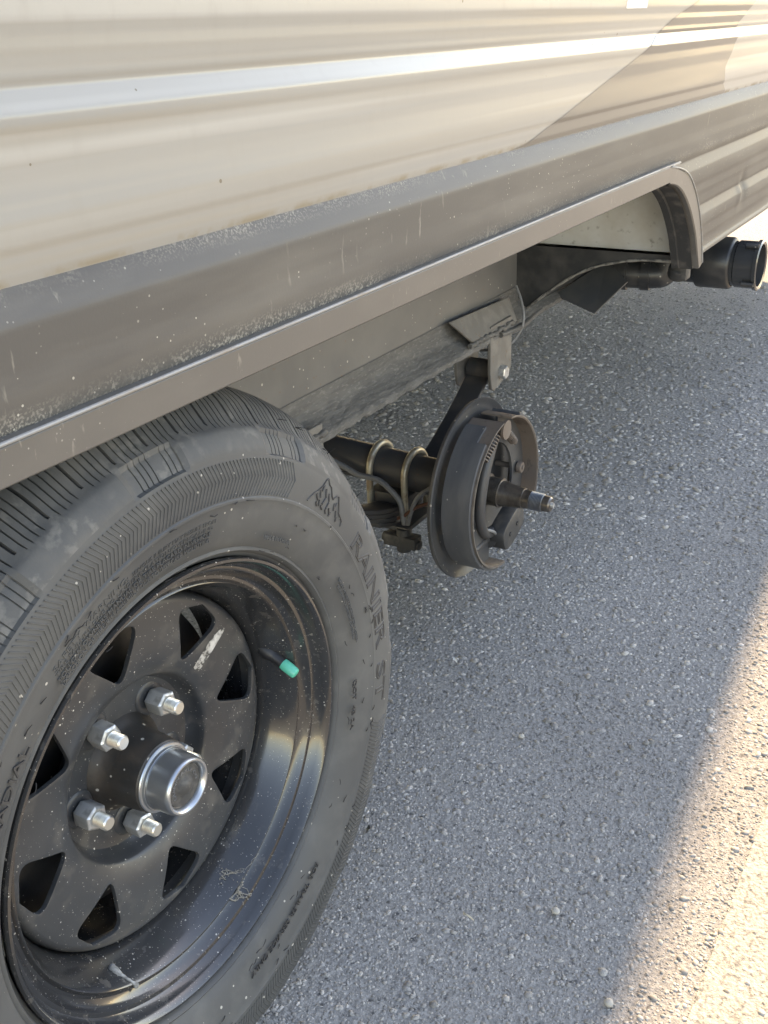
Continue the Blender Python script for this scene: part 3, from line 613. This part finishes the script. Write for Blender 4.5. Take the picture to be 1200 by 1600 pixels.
# ------------------------------------------------------------------ near wheel
whl = empty('wheel', LOC, trailer); whl['label'] = 'black spoked steel wheel with dusty trailer tyre'
R_ = [(.1930, .010), (.1962, .0035), (.1995, .0015), (.2010, -.0030), (.2025, -.0052), (.2040, -.0048), (.2052, -.0040), (.2085, -.0072), (.215, -.0108), (.2220, -.0138), (.2300, -.0163), (.2380, -.0182), (.2445, -.0192),
      (.2462, -.0202), (.2480, -.0202), (.2492, -.0190), (.2560, -.0196), (.2640, -.0197), (.2720, -.0192), (.2790, -.0180), (.2815, -.0172), (.2835, -.0164), (.2885, -.0140), (.2935, -.0108), (.2975, -.0076), (.2995, -.0056), (.3015, -.0030),
      (.3035, .0000), (.3050, .0025), (.3085, .0062), (.3130, .0110), (.3180, .0165), (.3225, .0235), (.3262, .0320), (.3285, .0410), (.3295, .0470), (.3225, .0480), (.3225, .0560), (.3303, .0570), (.3312, .0700), (.3242, .0710)]
mirror = [(r, .155-y) for r, y in reversed(R_) if y < .0705 or True]
prof_t = R_+[(.3242, .0775)]+mirror
rows = len(prof_t)
PITCHES = 60; cols = []          # (angle, notch, sipe)
for p_ in range(PITCHES):
    b0 = p_/PITCHES; e = .004
    def addc(fr, nt_, sp_): cols.append((2*PI*(b0+fr/PITCHES)+D(.2), nt_, sp_))
    addc(.0, 0, 0); addc(.012, 1, 0); addc(.070, 1, 0); addc(.082, 0, 0)
    for qi, sc in enumerate((.30, .475, .65, .83)): addc(sc-.020, 0, 0); addc(sc-.009, 0, 1+qi % 2); addc(sc+.009, 0, 1+qi % 2); addc(sc+.020, 0, 0)
nc = len(cols)
pr = np.array(prof_t); dpr = np.gradient(pr, axis=0); nrm = np.stack([dpr[:, 1], -dpr[:, 0]], 1); nrm /= np.linalg.norm(nrm, axis=1)[:, None]
if (nrm[20]@np.array([0, -1])) < 0: nrm = -nrm           # outward normals (outer sidewall points to -y)
side = np.minimum(pr[:, 1], .155-pr[:, 1])               # distance-like y, same on both sides
wn = np.where((pr[:, 0] > .3045) & (side < .0445), np.clip((side-.000)/.012, .35, 1)*.0052, 0)
wsp = np.where((pr[:, 0] > .3030) & (side < .069), .0026, 0)
wsc = np.where((pr[:, 0] > .2825) & (pr[:, 0] < .3005) & (pr[:, 1] < .07), 1.0, 0)
vv = np.zeros((nc, rows, 3))
for i, (a_, nt_, sp_) in enumerate(cols):
    deg = math.degrees(a_); ph = ((deg-92+15) % 30)-15           # distance from the nearest scallop centre
    insc = min(1.0, max(0.0, (5.9-abs(ph))/1.4)); insc = insc*insc*(3-2*insc)
    long_ = sp_ == 2; sp_ = min(sp_, 1); d_ = nt_*wn+sp_*wsp*(1.0 if long_ else (side < .030))
    d_ = d_+wsc*(insc*(.0028+.0014*sp_)-(1-insc)*.0009)
    rr = pr[:, 0]-nrm[:, 0]*d_; yy = pr[:, 1]-nrm[:, 1]*d_
    vv[i, :, 0] = rr*math.cos(a_); vv[i, :, 1] = yy; vv[i, :, 2] = rr*math.sin(a_)
vv[..., 2] = np.where(vv[..., 2] < -H0+.004, -H0+.004+(vv[..., 2]+H0-.004)*.05, vv[..., 2])     # the flat where it stands
ii, kk = np.meshgrid(np.arange(nc), np.arange(rows-1), indexing='ij'); jj = (ii+1) % nc
FF = np.stack([ii*rows+kk, ii*rows+kk+1, jj*rows+kk+1, jj*rows+kk], -1).reshape(-1, 4)
me = bpy.data.meshes.new('tyre'); me.from_pydata(vv.reshape(-1, 3).tolist(), [], FF.tolist())
colA = np.array([[c[1], c[2]] for c in cols]); mi = np.zeros((nc, rows-1), np.int32)
rm = (pr[:-1, 0]+pr[1:, 0])/2
mi[:, (rm > .2825)] = 1
both = np.minimum(colA, np.roll(colA, -1, 0)); sdm = (side[:-1]+side[1:])/2
for sel, lim in ((both[:, 0] > 0, .044), (both[:, 1] == 1, .029), (both[:, 1] == 2, .068)): mi[np.ix_(np.where(sel)[0], np.where((rm > .304) & (sdm < lim))[0])] = 2
me.polygons.foreach_set('material_index', mi.ravel()); me.update()
bmx = bmesh.new(); bmx.from_mesh(me); bmesh.ops.recalc_face_normals(bmx, faces=bmx.faces); bmx.to_mesh(me); bmx.free()
ty = link('tyre', me, ['rubber', 'scuff', 'groove'], whl, 28)
py_ = np.array([(r, y) for r, y in R_[10:27]])
def side_y(r): return float(np.interp(r, py_[:, 0], py_[:, 1]))
def wrap(me, deg0, r0, lift=0.0):
    for v_ in me.vertices:
        x_, y_, z_ = v_.co; r = r0+y_; a_ = D(deg0)-x_/r0; v_.co = (r*math.cos(a_), side_y(r)-z_-lift, r*math.sin(a_))
    return me
def fit_text(s, deg0, deg1, r0, size, **k):
    me = text_mesh(s, size, **k); xs = [v_.co.x for v_ in me.vertices]; x0, x1 = min(xs), max(xs); want = D(deg0-deg1)*r0
    for v_ in me.vertices: v_.co.x = (v_.co.x-x0)*want/(x1-x0)
    return wrap(me, deg0, r0)
for s, d0, d1, r0, sz, kw in (('RAINIER', 31.5, -.5, .2525, .0225, dict(outline=.0008)), ('ST', -4.2, -14.2, .2525, .0225, dict(outline=.0008)),
        ('SAFETY WARNING:', 123.0, 103.5, .2338, .0072, dict(extrude=.0006)), ('SERIOUS INJURY MAY RESULT FROM', 102.5, 80.5, .2338, .0050, dict(extrude=.0005)),
        ('TIRE FAILURE DUE TO UNDERINFLATION/OVERLOADING', 123.3, 81.0, .2290, .0048, dict(extrude=.0005)),
        ('FOLLOW OWNERS MANUAL OR TIRE PLACARD IN VEHICLE', 123.5, 81.5, .2244, .0048, dict(extrude=.0005)),
        ('EXPLOSION OF TIRE/RIM ASSEMBLY DUE TO IMPROPER MOUNTING', 123.8, 82.0, .2198, .0048, dict(extrude=.0005)),
        ('FOR TRAILER SERVICE ONLY', -54.0, -85.0, .2205, .0095, dict(extrude=.0006)), ('RADIAL', 150.0, 134.8, .2220, .0095, dict(extrude=.0007)),
        ('DOT  4B 2A', -4.5, -18.5, .2130, .0085, dict(extrude=.0006)), ('MADE IN CHINA', 63.5, 53.5, .2135, .0055, dict(extrude=.0005)),
        ('TREAD 4 PLIES 2 POLYESTER 2 STEEL', 28.0, 6.0, .2225, .0046, dict(extrude=.0004)), ('SIDEWALL 2 PLIES POLYESTER', 27.0, 8.0, .2175, .0046, dict(extrude=.0004))):
    link('raised_lettering', fit_text(s, d0, d1, r0, sz, **kw), 'letter' if sz > .008 else 'rubber', whl, 30)
# mountain emblem
t = MB()
def wpt(deg, r, l=.0004): a_ = D(deg); return (r*math.cos(a_), side_y(r)-l, r*math.sin(a_))
def stroke(pts, w_=.0007): 
    q = []
    for (a0, r0), (a1, r1) in zip(pts[:-1], pts[1:]):
        for k in range(3): q.append(wpt(a0+(a1-a0)*k/3, r0+(r1-r0)*k/3))
    q.append(wpt(*pts[-1])); t.tube(q, w_, 6)
stroke([(53, .254), (51.6, .262), (50.4, .266), (49.2, .272), (48.3, .279), (47.6, .2815), (46.9, .277), (46.2, .2765), (45.2, .270), (44.5, .268)])
stroke([(44.5, .268), (43.6, .273), (42.8, .2745), (42.0, .269), (40.8, .262)]); stroke([(40.8, .262), (38.8, .259), (38.4, .2545)])
for a0, r0, da, dr in ((50.6, .263, -1.1, -.004), (49.6, .268, -.7, -.006), (48.6, .274, .4, -.006), (47.8, .272, -.8, -.007), (47.2, .264, .5, -.006), (46.4, .270, -.8, -.006), (45.6, .263, .3, -.006), (44.9, .259, -.9, -.004),
                       (49.0, .260, -.5, -.005), (50.0, .257, -.8, -.003), (43.6, .266, -.6, -.006), (42.8, .268, .4, -.007), (42.2, .262, -.8, -.005), (41.2, .258, -.4, -.004), (46.0, .256, -.8, -.003), (43.8, .257, .3, -.004), (48.0, .256, -1, -.002)):
    stroke([(a0, r0), (a0+da*.5, r0+dr*.6), (a0+da, r0+dr)], .0009)
t.build('mountain_emblem', 'letter', whl, 60)
# chevron ribs round the sidewall
t = MB()
def rib(pts, w_=.00072, h=.00085):
    v = []
    for deg, r in pts:
        dw = math.degrees(w_/r)
        for dd, hh in ((-dw, -.0003), (-dw*.45, h), (dw*.45, h), (dw, -.0003)): v.append(wpt(deg+dd, r, hh))
    k = len(pts); t.add(v, [(i*4+a_, (i+1)*4+a_, (i+1)*4+a_+1, i*4+a_+1) for i in range(k-1) for a_ in range(3)])
a_ = 58.6
while a_ < 205: rib([(a_+1.2, .2500), (a_, .2655), (a_+1.5, .2790)]); a_ += .86
a_ = -19.5
while a_ > -118: rib([(a_+.9, .2520), (a_, .2650), (a_+1.1, .2780)]); a_ -= .86
ch = t.build('chevron_ribs', 'rubber', whl, 60); ch['kind'] = 'stuff'
# moulding hairs and vent ticks
t = MB()
for k in range(70):
    deg = random.uniform(-100, 150); r = random.choice([.2045, .2105, .2415, .2310, .2465]); L_ = random.uniform(.004, .008); sg = random.choice((-1, 1))
    if 80 < deg < 124 and .215 < r < .24: continue
    p0 = Vector(wpt(deg, r)); rad = Vector((math.cos(D(deg)), 0, math.sin(D(deg)))); tan = Vector((-math.sin(D(deg)), 0, math.cos(D(deg))))*sg
    t.tube([p0, p0+rad*.25*L_*random.uniform(-1, 1)+tan*.5*L_+Vector((0, -.0012, 0)), p0+tan*L_+Vector((0, -.0016, 0))], [.00045, .0004, .00025], 5)
for k in range(16):
    deg = random.uniform(10, 60); r = .3125; p0 = Vector((r*math.cos(D(deg)), .0095, r*math.sin(D(deg)))); t.tube([p0, p0+Vector((random.uniform(-.3, .6), -.6, random.uniform(-.2, .6))).normalized()*random.uniform(.004, .009)], [.0005, .00025], 5)
hr = t.build('moulding_hairs', 'groove', whl, 60); hr['kind'] = 'stuff'
# rim barrel and flange
t = MB(); t.lathe([(.1900, .0125), (.1936, .0060), (.1958, .0015), (.1962, -.0015), (.1950, -.0036), (.1928, -.0038), (.1908, -.0018), (.1890, .0035), (.1872, .0092), (.1855, .0118), (.1838, .0120), (.1822, .0126), (.1806, .0160), (.1785, .0200),
                   (.1755, .0222), (.1728, .0220), (.1708, .0200), (.1698, .0196), (.1686, .0212), (.1652, .0300), (.1604, .0405), (.1568, .0500), (.1548, .0575), (.1538, .0660), (.1538, .1150), (.170, .1350), (.1840, .1480), (.192, .158)], (0, 0), 192)
t.build('rim_barrel', 'wheel', whl, 30)
# disc with eight windows
fr = [(.0365, .0825), (.0400, .0812), (.0640, .0805), (.0700, .0795), (.0750, .0780), (.0785, .0740), (.0808, .0670), (.0818, .0630), (.0828, .0612), (.0850, .0598), (.0890, .0576), (.0940, .0555), (.1000, .0540), (.1080, .0530), (.1200, .0522), (.1300, .0520), (.1390, .0520), (.1460, .0522), (.1496, .0532), (.1518, .0556), (.1532, .0600), (.1537, .0690)]
bk = [(r-.0012 if r > .145 else r, y+.0042) for r, y in reversed(fr)]
t = MB(); t.lathe(fr+bk+[fr[0]], (0, 0), 144); disc = t.build('wheel_disc', 'disc', whl, 30)
cuts = []
for k in range(8):
    th = D(7.5+45*k); P0 = [(.0965, 0), (.1335, D(12.6)), (.1440, D(8.5)), (.1455, 0), (.1440, -D(8.5)), (.1335, -D(12.6))]
    P0 = [(.0925, .0), (.1390, D(12.7)), (.1462, 0), (.1390, -D(12.7))]
    pp = [Vector((r*math.cos(th+a_), r*math.sin(th+a_))) for r, a_ in P0]; rad = [.0095, .0130, None, .0130]; poly = []
    for i, p_ in enumerate(pp):
        if rad[i] is None: poly.append(tuple(p_)); continue
        a1 = (pp[i-1]-p_).normalized(); b1 = (pp[(i+1) % 4]-p_).normalized(); L_ = rad[i]
        A_, B_ = p_+a1*L_, p_+b1*L_
        for q in range(7): s_ = q/6; poly.append(tuple((1-s_)**2*A_+2*s_*(1-s_)*p_+s_*s_*B_))
    c = MB(); c.prism(poly, 'y', .03, .09); cuts.append(c.build('cut', None, None))
disc.location = (0, 0, 0)
par = disc.parent; disc.parent = None; boolean(disc, cuts); disc.parent = par
bmx = bmesh.new(); bmx.from_mesh(disc.data); bmesh.ops.remove_doubles(bmx, verts=bmx.verts, dist=1e-5)
es = [e for e in bmx.edges if len(e.link_faces) == 2 and e.calc_face_angle() > 1.0 and all(.09 < math.hypot(v_.co.x, v_.co.z) < .1485 and v_.co.y < .0562 for v_ in e.verts)]
bmesh.ops.bevel(bmx, geom=es, offset=.0011, segments=2, affect='EDGES', profile=.5, clamp_overlap=True)
bmx.to_mesh(disc.data); bmx.free(); disc.data.shade_smooth(); disc.data.set_sharp_from_angle(angle=math.radians(32))
# raised lug pads
STUD = [46.9+72*k for k in range(5)]; RS = .0567
for k, dg in enumerate(STUD):
    cx, cz = RS*math.cos(D(dg)), RS*math.sin(D(dg))
    if k == 0:
        t = MB(); t.lathe([(.0168, .0806), (.0155, .0796), (.0135, .0790), (.0110, .0789), (.0, .0789)], (0, 0), 32); pad0 = t.mesh('lug_pad')
        t = MB(); hexr = [(0, .0590), (.0092, .0590), (.0116, .0604), (.0117, .0745), (.0105, .0770), (0, .0770)]; t.lathe(hexr, (0, 0), 6); nut0 = t.mesh('lug_nut', bevel=.0007)
        pr_ = [(0, .0460), (.0052, .0460), (.0060, .0470)]
        for q in range(8): pr_ += [(.0063, .0474+q*.0016), (.0051, .0474+q*.0016+.0008)]
        t = MB(); t.lathe(pr_+[(.0060, .0605)], (0, 0), 28); st0 = t.mesh('stud')
        link0 = False
    for nm, me_, m_, sh_ in (('lug_pad', pad0, 'disc', 30), ('lug_nut', nut0, 'zinc', 25), ('stud', st0, 'thread', 30)):
        if k == 0: o = link(nm, me_, m_, whl, sh_)
        else: o = bpy.data.objects.new(nm, me_); C.objects.link(o); o.parent = whl
        o.location = (cx, 0, cz); o.rotation_euler = (0, [.35, .1, .55, .25, .9][k] if nm == 'lug_nut' else 0, 0)
# hub, grease cap, plug
t = MB(); t.lathe([(.0440, .0830), (.0425, .0800), (.0385, .0760), (.0350, .0700), (.0335, .0620), (.0326, .0500), (.0318, .0420), (.0312, .0385), (.0295, .0368), (.0240, .0365)], (0, 0), 64); t.build('hub', 'hub', whl, 35)['label'] = 'greasy dark iron wheel hub'
t = MB(); t.lathe([(.0300, .0372), (.0304, .0360), (.0298, .0350), (.0280, .0348), (.0278, .0335), (.0274, .0325), (.0266, .0325), (.0263, .0335), (.0261, .0320), (.0257, .0180), (.0253, .0135), (.0247, .0108), (.0236, .0094), (.0222, .0094), (.0208, .0106), (.0200, .0130), (.0194, .0150), (.0186, .0152)], (0, 0), 80)
t.build('grease_cap', 'chrome', whl, 40)['label'] = 'shiny plated grease cap on the hub'
t = MB(); t.lathe([(.0192, .0152), (.0186, .0140), (.0172, .0136), (.0100, .0138), (.0085, .0128), (.0060, .0104), (.0030, .0093), (.0, .0091)], (0, 0), 56); t.build('cap_plug', 'plug', whl, 40)['label'] = 'grey rubber plug in the grease cap'
me = text_mesh('QUINN AXLE CO', .0042, extrude=.0004)
xs = [v_.co.x for v_ in me.vertices]; x0, x1 = min(xs), max(xs)
for v_ in me.vertices:
    r = .0123+v_.co.y; a_ = D(205)-(v_.co.x-x0)/(x1-x0)*D(215); v_.co = (r*math.cos(a_), .0137-v_.co.z, r*math.sin(a_))
link('plug_lettering', me, 'film', whl, 30)
t = MB(); t.lathe([(.030, .0870), (.060, .0868), (.120, .0900), (.136, .0960), (.140, .1050), (.140, .160), (.10, .165)], (0, 0), 64); t.build('brake_drum', 'hub', whl, 35)
# valve stem
a0, a1 = Vector((.1605, .0420, .0290)), Vector((.1600, .0130, .0145)); ax_ = (a1-a0)
t = MB(); t.tube([a0-ax_*.25, a0, a0+ax_*.10, a0+ax_*.2, a0+ax_*.55, a0+ax_*.72], [.0082, .0080, .0068, .0058, .0052, .0050], 18); t.build('valve_stem', 'valve_rubber', whl, 40)
t = MB(); t.tube([a0+ax_*.52, a0+ax_*.60, a0+ax_*.95, a0+ax_*1.0, a0+ax_*1.02], [.0053, .0056, .0054, .0048, .0034], 18); t.build('valve_cap', 'valve_green', whl, 40)['label'] = 'bright green plastic valve cap'
# scraped sticker residue between two windows
def disc_y(r): return float(np.interp(r, [p[0] for p in fr], [p[1] for p in fr]))
def patch(poly, name, m, parent, f_y, lift=.0003):
    v = [(x, f_y(math.hypot(x, z))-lift, z) for x, z in poly]; t = MB(); t.add(v, [tuple(range(len(v)))]); return t.build(name, m, parent, None)
lo_ = [(.0765, .0540), (.0800, .0565), (.0860, .0612), (.0950, .0675), (.1040, .0725), (.1110, .0768)]; hi_ = [(.0705, .0605), (.0745, .0650), (.0830, .0722), (.0930, .0785), (.1045, .0818), (.1120, .0805)]
t = MB(); v = []
for (a_, b_), (c_, d_) in zip(lo_, hi_):
    for k in range(6): x_, z_ = a_+(c_-a_)*k/5+random.gauss(0, .0003), b_+(d_-b_)*k/5+random.gauss(0, .0003); v.append((x_, disc_y(math.hypot(x_, z_))-.0004, z_))
t.add(v, [(i*6+k, (i+1)*6+k, (i+1)*6+k+1, i*6+k+1) for i in range(5) for k in range(5)]); t.build('sticker_residue', 'residue', whl, None)['label'] = 'scraped pale sticker residue on the wheel disc'
# ------------------------------------------------------------------ small things caught in the rim
def barrel_y(r): 
    q = sorted([(.1538, .066), (.1548, .0575), (.1568, .050), (.1604, .0405), (.1652, .03), (.1686, .0228), (.170, .0196), (.1755, .0222), (.1785, .02), (.1822, .0126), (.1855, .0118), (.189, .0035)]); return float(np.interp(r, [a_ for a_, b_ in q], [b_ for a_, b_ in q]))
def bpt(deg, r, l=.001): return (r*math.cos(D(deg)), barrel_y(r)-l, H0+r*math.sin(D(deg)))
t = MB()
nodes = [(-70+random.gauss(0, 3.2), random.uniform(.160, .186)) for k in range(15)]+[(-73.5, .172), (-74.5, .178), (-72.0, .176), (-76, .170)]
def strand(p, q, w_):
    pts = []
    for k in range(6):
        u = k/5; pts.append(bpt(p[0]+(q[0]-p[0])*u+random.gauss(0, .18), p[1]+(q[1]-p[1])*u+random.gauss(0, .0006), .0012+.0022*math.sin(u*PI)*random.random()))
    t.tube(smooth_path(pts, 3), [w_*random.uniform(.5, 1.5) for _ in range(16)], 5)
for k, p_ in enumerate(nodes):
    near_ = sorted(nodes, key=lambda q: abs(q[0]-p_[0])*.003+abs(q[1]-p_[1]))[1:4]
    for q_ in near_[:random.choice((1, 2, 3))]: strand(p_, q_, random.choice((.00015, .00022, .00038)))
for k in range(60):
    p_ = random.choice(nodes); q_ = bpt(p_[0]+random.gauss(0, .8), min(.187, max(.158, p_[1]+random.gauss(0, .002))), .0012); t.tube([q_, Vector(q_)+Vector((random.uniform(-1, 1), random.uniform(-.6, 0), random.uniform(-1, 1)))*.0012], random.uniform(.0002, .0006), 5)
cw = t.build('cobweb', 'web', None, 60); tag(cw, 'torn dusty cobweb strands in the lower right of the black rim', 'cobweb')
t = MB(); pts = smooth_path([bpt(-123.0, .1600, .0012), bpt(-121.5, .1640, .0014), bpt(-119.2, .1690, .0014), bpt(-117.4, .1735, .0010)], 6); t.tube(pts, [.0020, .0032, .0036, .0031, .0034, .0026, .0022, .0014, .0016, .0011, .0014, .0009, .0013, .0016, .0012, .0021, .0026, .0023, .0010], 9)
dr = t.build('bird_dropping', 'dropping', None, 60); tag(dr, 'dried white streak stuck to the bottom of the black rim', 'dropping')
# loose bits on the asphalt
def small_leaf(x, y, L_, wd, rot, name, m, label, cat, curl=.0):
    t = MB(); n_ = 9; v = []
    for i in range(n_):
        s_ = i/(n_-1); hw = wd*math.sin(PI*min(.98, max(.02, s_)))**.7; zc = .0052+.006*math.sin(s_*PI)*curl+.001*math.sin(s_*7)
        bx = curl*L_*.35*math.sin(s_*PI)
        for q, hh in ((-1, .0012), (0, 0), (1, .0012)): v.append(((s_-.5)*L_, q*hw+bx, zc+hh))
    v2 = [(a_, b_, c_-.0007) for a_, b_, c_ in v]; k = len(v)
    f = [(i*3+a_, (i+1)*3+a_, (i+1)*3+a_+1, i*3+a_+1) for i in range(n_-1) for a_ in range(2)]; f2 = [tuple(j+k for j in reversed(q)) for q in f]
    sd = [(i*3, i*3+k, (i+1)*3+k, (i+1)*3) for i in range(n_-1)]+[((i+1)*3+2, (i+1)*3+2+k, i*3+2+k, i*3+2) for i in range(n_-1)]
    t.add(v+v2, f+f2+sd); o = t.build(name, m, None, 60); o.location = (x, y, 0); o.rotation_euler = (0, 0, rot); return tag(o, label, cat)
small_leaf(.322, .048, .012, .0022, .3, 'dry_leaf', 'leaf', 'tiny dark dry leaf on the asphalt beside the tyre', 'leaf')
small_leaf(.259, -.119, .016, .0012, 1.2, 'curled_husk', 'husk', 'thin pale curled husk lying on the shaded asphalt', 'husk', 1.0)
small_leaf(.698, .121, .013, .0022, .8, 'paper_scrap', 'white_label', 'tiny white scrap on the asphalt below the bare brake', 'scrap', .3)
def pebble(x, y, r, label):
    b = bmesh.new(); bmesh.ops.create_icosphere(b, subdivisions=2, radius=r)
    for v_ in b.verts: v_.co *= random.uniform(.88, 1.1); v_.co.z *= .65
    m_ = bpy.data.meshes.new('pebble'); b.to_mesh(m_); b.free(); o = link('pebble', m_, 'pebble', None, 60); o.location = (x, y, r*.45+.002); tag(o, label, 'pebble', 'pale pebbles on the asphalt')
pebble(.228, -.288, .0050, 'round pale pebble near the lower edge of the shade, nearest the sunlit strip')
pebble(.312, -.198, .0048, 'pale pebble on shaded asphalt a hand above the nearest pebble')
pebble(.577, -.041, .0042, 'small pale pebble on shaded asphalt between tyre and sunlit strip')
